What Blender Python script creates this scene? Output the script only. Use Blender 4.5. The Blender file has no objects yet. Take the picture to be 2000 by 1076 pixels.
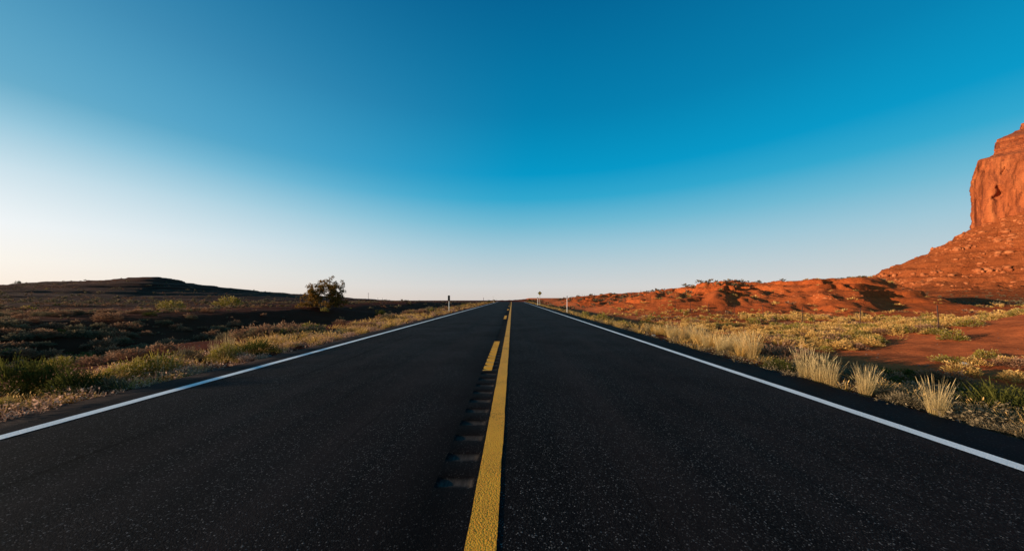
import bpy, math, random
import numpy as np
C = bpy.context.scene
COL = C.collection
R = math.radians
# ------------------------------------------------------------------ camera, sky, sun, exposure
F, CX, HY, CH = 622.0, 1000.0, 582.0, 1.13        # focal length / horizon in photo pixels, camera height (m)
cam_d = bpy.data.cameras.new('camera'); cam = bpy.data.objects.new('camera', cam_d); COL.objects.link(cam)
cam_d.lens = F/2000*36; cam_d.sensor_width = 36; cam_d.shift_y = 44/2000
cam_d.clip_start = 0.05; cam_d.clip_end = 30000
cam.location = (0, 0, CH); cam.rotation_euler = (R(90), 0, 0)
C.camera = cam
EXPO = 0.55
SUN_AZ, SUN_EL = -98.0, 7.8                        # degrees left of the view direction, above the horizon
vs = C.view_settings
vs.view_transform = 'Standard'; vs.look = 'None'; vs.gamma = 1; vs.use_curve_mapping = False; vs.exposure = EXPO
sd = np.array([math.sin(R(SUN_AZ))*math.cos(R(SUN_EL)), math.cos(R(SUN_AZ))*math.cos(R(SUN_EL)), math.sin(R(SUN_EL))])
sun_d = bpy.data.lights.new('sun', 'SUN'); sun = bpy.data.objects.new('sun', sun_d); COL.objects.link(sun)
sun_d.energy = 5.0; sun_d.angle = R(0.5); sun_d.color = (1.0, 0.79, 0.55)
import mathutils
sun.rotation_euler = mathutils.Vector(sd).to_track_quat('Z', 'Y').to_euler()

def lin(c):
    return tuple((v/255/12.92 if v/255 <= .04045 else ((v/255+.055)/1.055)**2.4) for v in c)

class NT:
    """little helper to write node trees"""
    def __init__(s, tree): s.t = tree; s.n = tree.nodes; s.l = tree.links
    def new(s, typ, **kw):
        n = s.n.new(typ)
        for k, v in kw.items(): setattr(n, k, v)
        return n
    def put(s, sock, v):
        if isinstance(v, bpy.types.NodeSocket): s.l.new(v, sock)
        elif v is not None:
            if isinstance(v, (tuple, list)) and len(v) == 3 and sock.type == 'RGBA': v = (*v, 1)
            sock.default_value = v
    def m(s, op, a, b=None, c=None, clamp=False):
        n = s.new('ShaderNodeMath', operation=op, use_clamp=clamp)
        s.put(n.inputs[0], a)
        if b is not None: s.put(n.inputs[1], b)
        if c is not None: s.put(n.inputs[2], c)
        return n.outputs[0]
    def mix(s, f, a, b, blend='MIX'):
        n = s.new('ShaderNodeMix', data_type='RGBA', blend_type=blend)
        s.put(n.inputs[0], f); s.put(n.inputs[6], a); s.put(n.inputs[7], b)
        return n.outputs[2]
    def noise(s, vec, scale, detail=4, rough=.55, dist=0):
        n = s.new('ShaderNodeTexNoise'); s.put(n.inputs['Vector'], vec)
        n.inputs['Scale'].default_value = scale; n.inputs['Detail'].default_value = detail
        n.inputs['Roughness'].default_value = rough; n.inputs['Distortion'].default_value = dist
        return n.outputs['Fac']
    def vor(s, vec, scale, feature='F1', out='Distance'):
        n = s.new('ShaderNodeTexVoronoi', feature=feature); s.put(n.inputs['Vector'], vec)
        n.inputs['Scale'].default_value = scale
        return n.outputs[out]
    def ramp(s, f, stops, interp='LINEAR'):
        n = s.new('ShaderNodeValToRGB'); e = n.color_ramp.elements; n.color_ramp.interpolation = interp
        while len(e) < len(stops): e.new(0.5)
        for i, (p, c) in enumerate(stops):
            e[i].position = p
            e[i].color = (*c, 1) if isinstance(c, tuple) else (c, c, c, 1)
        s.put(n.inputs[0], f); return n.outputs[0]
    def scale(s, vec, v):
        n = s.new('ShaderNodeVectorMath', operation='MULTIPLY'); s.put(n.inputs[0], vec); n.inputs[1].default_value = v
        return n.outputs[0]
    def bump(s, h, dist, strength=1.0, nrm=None):
        n = s.new('ShaderNodeBump'); n.inputs['Distance'].default_value = dist; n.inputs['Strength'].default_value = strength
        s.put(n.inputs['Height'], h)
        if nrm is not None: s.put(n.inputs['Normal'], nrm)
        return n.outputs[0]

world = bpy.data.worlds.new('World'); C.world = world; world.use_nodes = True
w = NT(world.node_tree); w.n.clear()
tc = w.new('ShaderNodeTexCoord'); nrm = w.new('ShaderNodeVectorMath', operation='NORMALIZE')
w.put(nrm.inputs[0], tc.outputs['Generated'])
sep = w.new('ShaderNodeSeparateXYZ'); w.put(sep.inputs[0], nrm.outputs[0])
el = w.m('MULTIPLY', w.m('ARCSINE', sep.outputs[2]), 180/math.pi)            # elevation in degrees
dot = w.new('ShaderNodeVectorMath', operation='DOT_PRODUCT'); w.put(dot.inputs[0], nrm.outputs[0]); dot.inputs[1].default_value = tuple(sd)
ang = w.m('MULTIPLY', w.m('ARCCOSINE', dot.outputs['Value']), 180/math.pi)   # angle from the sun
base = w.ramp(w.m('DIVIDE', el, 90, clamp=True), [
    (0.0, lin((214, 206, 200))), (.022, lin((212, 212, 211))), (.06, lin((190, 207, 214))), (.10, lin((160, 200, 216))),
    (.145, lin((112, 186, 212))), (.19, lin((48, 168, 207))), (.235, lin((0, 153, 200))), (.33, lin((0, 129, 177))),
    (.5, lin((0, 97, 146))), (.75, lin((0, 58, 106))), (1.0, lin((0, 42, 84)))])
g1 = w.m('POWER', w.m('MAXIMUM', w.m('SUBTRACT', 1, w.m('DIVIDE', ang, 98)), 0), 1.6)
e1 = w.m('DIVIDE', w.m('MAXIMUM', el, 0), 26)
g2 = w.m('POWER', math.e, w.m('MULTIPLY', w.m('MULTIPLY', e1, e1), -1))
glow = w.m('MULTIPLY', w.m('MULTIPLY', g1, g2), 2.1, clamp=True)
warm = w.ramp(w.m('DIVIDE', el, 20, clamp=True), [(0, (1.0, .84, .70)), (.18, (1.02, .95, .86)), (.36, (.97, .98, .98)), (.62, (.76, .86, .91)), (.82, (.50, .70, .79)), (1, (.28, .50, .60))])
skyc = w.mix(glow, base, warm)
nish = w.new('ShaderNodeTexSky', sky_type='NISHITA'); nish.sun_disc = False
nish.sun_elevation = R(SUN_EL); nish.sun_rotation = R(SUN_AZ); nish.ozone_density = 3.0; nish.dust_density = .6
K = 10/2**EXPO
skyk = w.scale(skyc, (K, K, K))
final = w.mix(0.025, skyk, nish.outputs[0])
bg = w.new('ShaderNodeBackground'); bg.inputs['Strength'].default_value = 0.1; w.put(bg.inputs['Color'], final)
wo = w.new('ShaderNodeOutputWorld'); w.l.new(bg.outputs[0], wo.inputs[0])

# ------------------------------------------------------------------ numpy noise
def _h(ix, iy, seed):
    n = (ix.astype(np.int64)*374761393 + iy.astype(np.int64)*668265263 + seed*1442695041) & 0xffffffff
    n = ((n ^ (n >> 13))*1274126177) & 0xffffffff
    return ((n ^ (n >> 16)) & 0xffffff)/float(0xffffff)
def vn(x, y, seed=0):
    ix = np.floor(x); iy = np.floor(y); fx = x-ix; fy = y-iy
    u = fx*fx*fx*(fx*(fx*6-15)+10); v = fy*fy*fy*(fy*(fy*6-15)+10)
    a = _h(ix, iy, seed); b = _h(ix+1, iy, seed); c = _h(ix, iy+1, seed); d = _h(ix+1, iy+1, seed)
    return (a+(b-a)*u)*(1-v)+(c+(d-c)*u)*v
def fbm(x, y, scale, octs=4, seed=0, gain=.5):
    x = np.asarray(x, float)/scale; y = np.asarray(y, float)/scale
    t = 0; a = 1; s = 0
    for o in range(octs):
        ca, sa = math.cos(o*1.1+.3), math.sin(o*1.1+.3)
        t = t+a*(vn(x*ca-y*sa+o*17.3, x*sa+y*ca-o*9.1, seed+o)*2-1); s += a; a *= gain; x = x*2.03; y = y*2.03
    return t/s
def ridged(x, y, scale, octs=4, seed=0):
    x = np.asarray(x, float)/scale; y = np.asarray(y, float)/scale
    t = 0; a = 1; s = 0
    for o in range(octs):
        t = t+a*(1-np.abs(vn(x+o*7.7, y-o*3.3, seed+o)*2-1)*1.6); s += a; a *= .5; x = x*2.1; y = y*2.1
    return t/s
def sstep(a, b, x):
    t = np.clip((x-a)/(b-a), 0, 1); return t*t*(3-2*t)

# ------------------------------------------------------------------ lie of the land
def at(px, py, Z): return ((px-CX)/F*Z, Z, CH-(py-HY)/F*Z)
def Bz(y):
    y = np.asarray(y, float)
    q = np.clip(y-88, 0, 14)
    return -.00042*q*q - np.clip(y-102, 0, None)*.0113
def polyridge(pts):
    P = np.array(pts, float)
    def f(x, y):
        best = np.full(x.shape, 1e18); z = np.zeros(x.shape); nx = np.zeros(x.shape); ny = np.zeros(x.shape)
        for i in range(len(P)-1):
            ax, ay, az = P[i]; bx, by, bz = P[i+1]
            dx, dy = bx-ax, by-ay; L = dx*dx+dy*dy
            t = np.clip(((x-ax)*dx+(y-ay)*dy)/L, 0, 1)
            d = (x-ax-t*dx)**2+(y-ay-t*dy)**2
            m = d < best
            best = np.where(m, d, best); z = np.where(m, az+(bz-az)*t, z)
            nx = np.where(m, x-ax-t*dx, nx); ny = np.where(m, y-ay-t*dy, ny)
        d = np.sqrt(best); return d, z, (nx/(d+1e-6), ny/(d+1e-6))
    f.P = P
    return f
def lift(P, x, y, z, shape):
    """highest rise any stretch of the crest line gives, so that bends leave no step"""
    best = np.zeros(x.shape)+z*0; dm = np.full(x.shape, 1e9); sm = np.zeros(x.shape)
    for i in range(len(P)-1):
        ax, ay, az = P[i]; bx, by, bz = P[i+1]; dx, dy = bx-ax, by-ay
        t = np.clip(((x-ax)*dx+(y-ay)*dy)/(dx*dx+dy*dy), 0, 1)
        ex, ey = x-ax-t*dx, y-ay-t*dy; d = np.sqrt(ex*ex+ey*ey)
        s, sh = shape(d, ex/(d+1e-6), ey/(d+1e-6))
        best = np.maximum(best, np.maximum(az+(bz-az)*t-z, 0)*sh); dm = np.minimum(dm, d); sm = np.maximum(sm, s)
    return best, dm, sm
RA = polyridge([at(*p) for p in [(1330, 574, 84), (1370, 566, 78), (1395, 557, 72), (1430, 548, 67), (1448, 550, 66), (1470, 555, 64.5), (1500, 551.5, 63), (1560, 548, 61), (1600, 544.5, 60),
        (1650, 542, 59), (1685, 542, 58), (1703, 556, 54), (1718, 576, 50), (1738, 598, 46)]])
RB = polyridge([at(*p) for p in [(1040, 588.5, 175), (1062, 586.5, 165), (1100, 583, 150), (1150, 578, 138), (1200, 575, 130), (1245, 573.5, 122), (1275, 569, 112), (1330, 567, 108), (1380, 566, 112), (1450, 566, 125)]])
RL = polyridge([at(*p) for p in [(-900, 566, 120), (-350, 558, 135), (0, 553.5, 150), (62, 552, 150), (80, 549, 150), (105, 546.5, 150), (160, 547, 152), (205, 544.5, 154), (218, 543.5, 154), (232, 541, 155),
        (272, 539.5, 156), (279, 537, 156), (309, 537.3, 156), (317, 540.5, 157), (345, 547, 160), (382, 551.5, 166), (430, 557, 175), (480, 563, 190), (560, 569, 215), (600, 571, 235), (680, 578, 270), (745, 584, 310), (860, 588.3, 380)]])
SHADE_RIDGE = polyridge([at(*p) for p in [(1687, 543.5, 72), (1688, 542.5, 85), (1692, 542, 105), (1700, 542, 128), (1712, 546, 150)]])  # extra ridge behind the mounds, added to throw the valley shadow
SM = polyridge([at(*p) for p in [(1280, 590, 56), (1330, 585, 53), (1362, 583, 51), (1400, 591, 48), (1450, 604, 44)]])
CORNER = np.array([432., 300.]); FACE = np.array([.66, -.75]); FACE /= np.linalg.norm(FACE)
FP = np.array([[432, 300], [538, 180], [820, 150], [1150, 330], [1180, 640], [965, 640], [660, 446]], float)
def seg_dist(x, y, P):
    best = np.full(x.shape, 1e18); inside = np.zeros(x.shape, bool)
    n = len(P)
    for i in range(n):
        a = P[i]; b = P[(i+1) % n]; d = b-a
        t = np.clip(((x-a[0])*d[0]+(y-a[1])*d[1])/(d@d), 0, 1)
        best = np.minimum(best, (x-a[0]-t*d[0])**2+(y-a[1]-t*d[1])**2)
        c = ((a[1] > y) != (b[1] > y)) & (x < (b[0]-a[0])*(y-a[1])/(b[1]-a[1]+1e-12)+a[0])
        inside ^= c
    dd = np.sqrt(best); return np.where(inside, -dd, dd)
def talus(x, y):
    d = seg_dist(x, y, FP)
    wob = fbm(x, y, 60, 4, 91)
    d = d*(1+.10*wob)
    t = np.clip(((x-CORNER[0])*FACE[0]+(y-CORNER[1])*FACE[1]), 0, 70)
    h = np.interp(d, [-40, 0, 24, 62, 78, 110, 150, 235, 330, 420], [84, 67, 46, 24, 15, 9.5, 6.5, 2.0, -2.0, -5.0])
    h = h+.42*t*np.clip(1-d/110, 0, 1)
    # bedded shelves: cliff bands broken by noise
    hb = h+2.2*fbm(x, y, 26, 4, 33)
    for z0, th, amp in ((47, 7, 8.0), (25.5, 4, 5.0), (34, 3, 2.6), (14, 2.4, 2.4), (58, 3, 3.2)):
        br = np.clip(.65+1.5*fbm(x, y, 30, 3, int(z0)), 0, 1)
        h = h+br*amp*(sstep(z0-th*.28, z0+th*.10, hb)-sstep(z0-th*2.6, z0+th*2.6, hb))
    m = sstep(-2, 10, h)
    g = ridged(x*.75+y*.66, (x*-.66+y*.75)*.35, 22, 4, 5)
    hq = hb*.5+h*.5+1.2*fbm(x, y, 12, 3, 44); fr = (hq/4.6)%1.0
    h = h+m*.75*4.6*(sstep(.62, .80, fr)-fr)*np.clip(.4+1.8*fbm(x, y, 38, 3, 45), 0, 1)
    h = h+m*(1.5*(ridged(x, y, 6.5, 2, 46)-.5)+3.0*(g-.5)+1.9*fbm(x, y, 9, 4, 8)+1.0*fbm(x, y, 3.6, 2, 9))
    return h
LX = [-600, -300, -150, -90, -60, -44, -36, -31, -27, -18.5, -14.5, -12.0, -9.5, -7.5, -5.6, -4.9, -4.72, -4.6, 0, 3.98, 4.1, 4.9, 5.7, 8.4, 11, 14, 20, 27, 40, 80, 150, 400, 900]
LZ = [2.4, 1.6, .3, -.15, -.3, -.35, -.1, .02, -.25, -1.75, -1.85, -1.25, -.28, -.12, -.07, -.06, -.06, -.10, -.12, -.10, -.05, -.08, -.22, -1.05, -1.30, -1.22, -.92, -.74, -.5, -.2, 0, 0, 0]
def H(x, y):
    x = np.asarray(x, float); y = np.asarray(y, float)
    far = sstep(5, 40, np.abs(x)); off = sstep(4.9, 9, np.abs(x))
    wx = x+off*(2.2*fbm(x, y, 18, 3, 1)*sstep(8, 30, np.abs(x))+.5*fbm(x, y, 4, 3, 2))
    z = np.interp(wx, LX, LZ)
    z = z+off*(.05*fbm(x, y, 1.3, 3, 3)+.10*fbm(x, y, 5, 3, 4))+far*(.45*fbm(x, y, 22, 4, 5))+sstep(60, 300, np.hypot(x, y))*far*1.1*fbm(x, y, 90, 3, 6)
    # rise of bare sand at the right
    z = z+2.2*np.exp(-((x-32)/7.8)**2-((y-13.5)/4.8)**2)
    z = z+.5*np.exp(-((x+21)/7)**2-((y-15)/7)**2)
    # low dark mesa on the left
    d, cz, sd_ = RL(x, y)
    fr_ = sstep(-.5, .5, .6*sd_[0]-.8*sd_[1])
    wd = 140-45*fr_
    cq = cz+.25*fbm(x, y, 10, 3, 47); fq = (cq/.85) % 1.0; cz = cz+.85*.85*(sstep(.7, .9, fq)-fq)+.2
    s = np.clip(1-d/wd, 0, 1); prof = fr_*(.32*s+.68*s**2.1)+(1-fr_)*s*s*(3-2*s)
    hl = z+(cz-z)*prof
    hb = hl+.5*fbm(x, y, 30, 3, 41)
    st = hl.copy()
    for z0, a in ((1.6, .5), (3.2, .7), (4.7, .9), (6.2, .9), (8.0, 1.0), (9.8, .9), (11.2, .7)):
        br = np.clip(.6+1.4*fbm(x, y, 45, 3, int(z0*10)), 0, 1)
        st = st+br*a*(sstep(z0-.35, z0+.05, hb)-sstep(z0-1.3, z0+1.3, hb))
    hl = np.where(s > 0, hl+(st-hl)*sstep(1., 3., d)*sstep(0, .15, s), hl)+s*sstep(4, 16, d)*(.8*(ridged(x, y, 28, 4, 14)-.5))+s*.12*fbm(x, y, 5, 3, 15)
    z = np.where(x < -20, hl, z)
    # red mounds on the right
    ds, cs, ss = SM(x, y)
    s = np.clip(1-ds/13, 0, 1); sh = s*s*(3-2*s)
    z = z+(np.maximum(cs, z)-z)*sh
    u = x*.62+y*.78; v = x*.78-y*.62           # gullies run towards the road
    gl = ridged(v, u*.28, 9.5, 4, 21); g2 = ridged(v+.4*u, u*.5, 3.6, 3, 23)
    def shB(d, nx, ny):
        q = np.clip(1-d/46, 0, 1); return q, q*(1.5-.5*q)
    up, d, s = lift(RB.P, x, y, z, shB)
    z = z+up
    ampB = sstep(0, .2, s)*sstep(0, 9, d)
    z = z+ampB*1.2*(gl-.62)
    tp = 1-.88*sstep(1.07, 1.20, x/np.maximum(y, 1))
    def shA(d, nx, ny):
        f = sstep(-.55, .45, -.72*nx-.70*ny)*tp; q = np.clip(1-d/(10.+23.*f), 0, 1); e = q*q*(3-2*q)
        return q, f*(.5*q+.5*e)+(1-f)*e
    up, d, s = lift(RA.P, x, y, z, shA)
    z = z+up
    amp = sstep(0, .3, s)*(.18+.82*sstep(.5, 8, d))*(.4+.6*tp)
    z = z+amp*(.85*(gl-.60)+.40*(g2-.5)+.16*fbm(x, y, 1.6, 3, 24)+.55*(ridged(v, u*.22, 4.2, 3, 29)-.55)+.22*(ridged(v, u*.4, 1.7, 2, 30)-.5)+.25*np.clip(fbm(x, y, 3.5, 4, 31), 0, 1))
    mnd = sstep(.6, 1.6, z-np.interp(wx, LX, LZ))*(x > 20)*(x < 130)
    zq = z+.35*fbm(x, y, 7, 3, 36); fr = (zq/1.05) % 1.0
    z = z+mnd*1.25*1.05*(sstep(.62, .80, fr)-fr)*np.clip(.2+2.4*fbm(x, y, 9, 3, 37), 0, 1)
    z = z+mnd*.20*np.clip(fbm(x, y, 1.5, 3, 38)*2, -.3, 1)
    d, cz, sd_ = SHADE_RIDGE(x, y)  # added ridge, only there to shade the valley
    s = np.clip(1-d/12., 0, 1); sh = s*s*(3-2*s)
    z = z+(np.maximum(cz, z)-z)*sh+.5*sstep(0, .3, s)*sstep(.5, 6, d)*fbm(x, y, 6, 3, 34)
    z = z+Bz(y)*np.clip(1-sstep(60, 400, x), 0, 1)
    # talus of the butte
    near = (x > 60) & (y > -300) & (y < 1200)
    if near.any():
        tz = np.full(x.shape, -50.); tz[near] = talus(x[near], y[near])
        k = 2.5; hh = np.clip(.5+.5*(tz-z)/k, 0, 1)
        z = z*(1-hh)+tz*hh+k*hh*(1-hh)
    return z
def H1(x, y): return float(H(np.array([x]), np.array([y]))[0])
def hit(px, py):
    """where the line of sight through a photo pixel meets the ground"""
    Z = np.geomspace(1.3, 600, 1500); X = (px-CX)/F*Z; zz = CH-(py-HY)/F*Z
    g = H(X, Z); k = np.nonzero(zz < g)[0]
    i = k[0] if len(k) else len(Z)-1
    return float(X[i]), float(Z[i]), float(g[i])

# ------------------------------------------------------------------ object helpers
def tag(o, label=None, cat=None, group=None, kind=None):
    if label: o['label'] = label
    if cat: o['category'] = cat
    if group: o['group'] = group
    if kind: o['kind'] = kind
    return o
def mesh_np(name, V, Fq, mat, tip=None, smooth=False):
    me = bpy.data.meshes.new(name)
    V = np.asarray(V, np.float32); Fq = np.asarray(Fq, np.int32); k = Fq.shape[1]
    me.vertices.add(len(V)); me.vertices.foreach_set('co', V.ravel())
    me.loops.add(Fq.size); me.loops.foreach_set('vertex_index', Fq.ravel())
    me.polygons.add(len(Fq)); me.polygons.foreach_set('loop_start', np.arange(0, Fq.size, k, dtype=np.int32))
    me.polygons.foreach_set('loop_total', np.full(len(Fq), k, np.int32))
    if smooth: me.polygons.foreach_set('use_smooth', np.ones(len(Fq), bool))
    me.update(calc_edges=True)
    if tip is not None:
        a = me.attributes.new('tip', 'FLOAT', 'POINT'); a.data.foreach_set('value', np.asarray(tip, np.float32))
    for mm in (mat if isinstance(mat, (list, tuple)) else [mat]): me.materials.append(mm)
    return me
def link(name, me, parent=None):
    o = bpy.data.objects.new(name, me); COL.objects.link(o)
    if parent is not None: o.parent = parent
    return o
def empty(name, loc):
    o = bpy.data.objects.new(name, None); COL.objects.link(o); o.location = loc; o.empty_display_size = .2; return o
def material(name):
    m = bpy.data.materials.new(name); m.use_nodes = True; t = NT(m.node_tree); t.n.clear()
    out = t.new('ShaderNodeOutputMaterial'); p = t.new('ShaderNodeBsdfPrincipled'); t.l.new(p.outputs[0], out.inputs[0])
    p.inputs['Specular IOR Level'].default_value = .2; p.inputs['Roughness'].default_value = .9
    return m, t, p, out

# ------------------------------------------------------------------ materials
def soil_mat(name, cols, rock=0.0, strata=0.0, bscale=1.0, speck=True, side=None):
    m, t, p, out = material(name)
    g = t.new('ShaderNodeNewGeometry'); P = g.outputs['Position']
    n1 = t.noise(P, .09, 5, .6); n2 = t.noise(P, 1.1, 6, .65); n3 = t.noise(P, 9, 5, .7)
    c = t.ramp(n1, [(.36, cols[0]), (.62, cols[1])])
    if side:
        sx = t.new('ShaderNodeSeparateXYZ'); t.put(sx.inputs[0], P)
        c = t.mix(t.ramp(t.m('DIVIDE', t.m('ADD', sx.outputs[0], t.m('MULTIPLY', n2, 6)), 20, clamp=True), [(.2, 0), (.8, 1)]), c, side)  # shade put into the soil colour: dark at the left, bright at the right
    c = t.mix(t.ramp(n2, [(.40, 0), (.66, .55)]), c, cols[2])
    if strata:
        sp = t.new('ShaderNodeSeparateXYZ'); t.put(sp.inputs[0], P)
        zz = t.m('ADD', t.m('MULTIPLY', sp.outputs[2], strata), t.m('MULTIPLY', t.noise(P, .03, 4), 3.0))
        cb = t.new('ShaderNodeCombineXYZ'); t.put(cb.inputs[2], zz)
        c = t.mix(t.ramp(t.noise(cb.outputs[0], 1.0, 3, .7), [(.42, 0), (.60, .6)]), c, cols[3])
    c = t.mix(.35, c, t.ramp(n3, [(.3, .25), (.7, .75)]), 'OVERLAY')
    if speck:
        sv = t.vor(P, 7, out='Distance')
        c = t.mix(t.ramp(sv, [(.10, .55), (.22, 0)]), c, tuple(v*1.25 for v in cols[1]))
    t.put(p.inputs['Base Color'], c); p.inputs['Roughness'].default_value = 1.0; p.inputs['Specular IOR Level'].default_value = .03
    b = t.bump(n2, .12*bscale, .8); b = t.bump(t.noise(P, 14, 6, .75), .035*bscale, .8, b)
    if rock: b = t.bump(t.vor(P, .9, 'DISTANCE_TO_EDGE'), rock, .8, b)
    t.put(p.inputs['Normal'], b)
    return m
M = {}
M['ground'] = soil_mat('ground_soil', [(.070, .013, .005), (.105, .019, .007), (.060, .016, .007)], side=(.56, .130, .038))  # same soil, painted darker on the left in place of shade
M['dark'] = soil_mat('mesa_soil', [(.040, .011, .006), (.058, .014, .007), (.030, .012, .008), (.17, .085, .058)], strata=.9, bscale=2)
M['red'] = soil_mat('red_hill_soil', [(.40, .080, .019), (.52, .115, .028), (.29, .060, .020), (.30, .06, .020)], bscale=3.2)
M['talus'] = soil_mat('talus_rock', [(.32, .076, .021), (.43, .115, .034), (.27, .066, .022), (.20, .043, .015)], rock=.9, strata=.6, bscale=8)

def butte_mat():
    m, t, p, out = material('butte_sandstone')
    g = t.new('ShaderNodeNewGeometry'); P = g.outputs['Position']
    sp = t.new('ShaderNodeSeparateXYZ'); t.put(sp.inputs[0], P)
    st = t.scale(P, (1, 1, .10)); n1 = t.noise(st, .16, 6, .6); n2 = t.noise(P, .05, 4); n4 = t.noise(P, 1.2, 6, .7)
    c = t.ramp(n1, [(.34, (.26, .058, .016)), (.5, (.37, .092, .026)), (.66, (.44, .125, .036))])
    c = t.mix(t.ramp(n2, [(.45, 0), (.65, .5)]), c, (.40, .095, .027))
    cb = t.new('ShaderNodeCombineXYZ'); t.put(cb.inputs[2], t.m('ADD', sp.outputs[2], t.m('MULTIPLY', n2, 3)))
    lay = t.noise(cb.outputs[0], .55, 4, .7)
    up = t.ramp(t.m('DIVIDE', sp.outputs[2], 200), [(.62, .15), (.68, .8)])
    c = t.mix(t.m('MULTIPLY', t.ramp(lay, [(.42, 0), (.56, 1)]), up), c, (.24, .052, .018))
    vs1 = t.noise(t.scale(P, (1, 1, .05)), .42, 5, .7)
    c = t.mix(t.ramp(vs1, [(.52, 0), (.60, .75)]), c, (.15, .034, .012))
    jt = t.vor(t.scale(P, (1, 1, .16)), .13, 'DISTANCE_TO_EDGE'); c = t.mix(t.ramp(t.m('ADD', jt, t.m('MULTIPLY', t.m('SUBTRACT', n4, .5), .05)), [(.008, .30), (.03, 0)]), c, (.09, .02, .009))
    ft = t.noise(cb.outputs[0], 2.2, 3, .6)
    c = t.mix(t.ramp(ft, [(.52, 0), (.62, .45)]), c, (.18, .04, .014))
    c = t.mix(.5, c, t.ramp(n4, [(.3, .2), (.7, .8)]), 'OVERLAY')
    t.put(p.inputs['Base Color'], c)
    b = t.bump(n1, 1.2, .8); b = t.bump(n4, .5, .9, b); b = t.bump(t.vor(t.scale(P, (1, 1, .5)), .30, 'DISTANCE_TO_EDGE'), .5, .5, b)
    t.put(p.inputs['Normal'], b); return m
M['butte'] = butte_mat()

def asphalt_mat(name, milled=False):
    m, t, p, out = material(name)
    g = t.new('ShaderNodeNewGeometry'); P = g.outputs['Position']
    sp = t.new('ShaderNodeSeparateXYZ'); t.put(sp.inputs[0], P); X = sp.outputs[0]
    grit = t.vor(P, 170, out='Color'); sg = t.new('ShaderNodeSeparateColor'); t.put(sg.inputs[0], grit)
    dist = t.vor(P, 170)
    c = t.ramp(sg.outputs[0], [(0, (.004, .0038, .0042)), (.6, (.008, .0075, .0078)), (.88, (.016, .015, .015)), (.965, (.055, .052, .050)), (1, (.22, .20, .19))])
    lng = t.noise(t.scale(P, (1.1, .03, 1)), 1.6, 4, .6)
    c = t.mix(t.ramp(lng, [(.38, .0), (.62, .45)]), c, (.034, .0235, .0215))
    blot = t.noise(P, .7, 5, .6)
    c = t.mix(t.ramp(blot, [(.45, 0), (.7, .35)]), c, (.006, .0058, .0062))
    band = t.m('SUBTRACT', 1, t.m('MULTIPLY', t.m('ABSOLUTE', t.m('ADD', X, .42)), 2.0), clamp=True)   # fresh tar seal round the milled strip
    c = t.mix(t.m('MULTIPLY', band, .75), c, (.0025, .0025, .003))
    sh = t.m('MAXIMUM', t.ramp(t.m('SUBTRACT', X, 3.42), [(0, 0), (.08, 1)]), t.ramp(t.m('SUBTRACT', -4.18, X), [(0, 0), (.08, 1)]))
    c = t.mix(t.m('MULTIPLY', sh, .6), c, (.024, .015, .013))
    wv = t.m('MULTIPLY', t.m('SUBTRACT', t.noise(t.scale(P, (0, 1, 0)), .35, 4, .6), .5), .35)
    for x0, wd_, st_ in ((-3.05, .035, .8), (-3.36, .02, .6), (-1.3, .02, .45), (2.25, .02, .5), (.75, .015, .4)):
        ln = t.m('SUBTRACT', 1, t.m('DIVIDE', t.m('ABSOLUTE', t.m('SUBTRACT', t.m('ADD', X, wv), x0)), wd_), clamp=True)
        ln = t.m('MULTIPLY', t.m('MULTIPLY', ln, st_), t.ramp(t.noise(P, .4, 3), [(.42, 0), (.55, 1)]))
        c = t.mix(ln, c, (.0008, .0008, .0009))
    ys = t.m('ABSOLUTE', t.m('SUBTRACT', sp.outputs[1], t.m('ADD', 39.3, t.m('MULTIPLY', t.noise(P, .5, 2), .5))))
    c = t.mix(t.ramp(ys, [(.12, .9), (.2, 0)]), c, (.006, .006, .006))                                   # a sealed joint right across
    t.put(p.inputs['Base Color'], c)
    t.put(p.inputs['Roughness'], t.ramp(blot, [(.3, .70), (.7, .85)]))
    p.inputs['Specular IOR Level'].default_value = .022
    if milled:
        zf = t.ramp(t.m('MULTIPLY', t.m('ADD', sp.outputs[2], .0), -60), [(.25, 0), (.8, 1)])
        c2 = t.mix(t.noise(t.scale(P, (1, .2, 1)), 60, 3, .7), (.004, .004, .004), (.10, .082, .072)); c = t.mix(zf, c, c2); t.put(p.inputs['Base Color'], c)
    b = t.bump(t.m('SUBTRACT', 1, dist), .0018, .6); b = t.bump(t.noise(P, 30, 4, .7), .0015, .4, b)
    t.put(p.inputs['Normal'], b); return m
M['asphalt'] = asphalt_mat('asphalt'); M['milled'] = asphalt_mat('milled_asphalt', True)

def paint_mat(name, col, dirt, wear):
    m, t, p, out = material(name)
    g = t.new('ShaderNodeNewGeometry'); P = g.outputs['Position']
    n = t.noise(P, 85, 5, .75); v = t.vor(P, 95); n2 = t.noise(P, 2.2, 4, .6)
    c = t.mix(t.ramp(n2, [(.35, 0), (.75, .5)]), col, dirt)
    c = t.mix(.45, c, t.ramp(t.noise(P, 160, 3, .8), [(.35, .1), (.65, .9)]), 'OVERLAY')
    c = t.mix(t.ramp(t.m('ADD', n, t.m('MULTIPLY', t.m('SUBTRACT', n2, .5), .35)), [(wear, 0), (wear+.07, .85)]), c, tuple(v_*.13 for v_ in col))
    t.put(p.inputs['Base Color'], c); p.inputs['Roughness'].default_value = .7
    t.put(p.inputs['Normal'], t.bump(t.m('SUBTRACT', 1, v), .0025, .7, t.bump(n, .0025, .5))); return m
M['yellow'] = paint_mat('yellow_paint', (.86, .37, .024), (.64, .27, .022), .57)
M['white'] = paint_mat('white_paint', (.88, .88, .87), (.70, .70, .68), .63)

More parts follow.
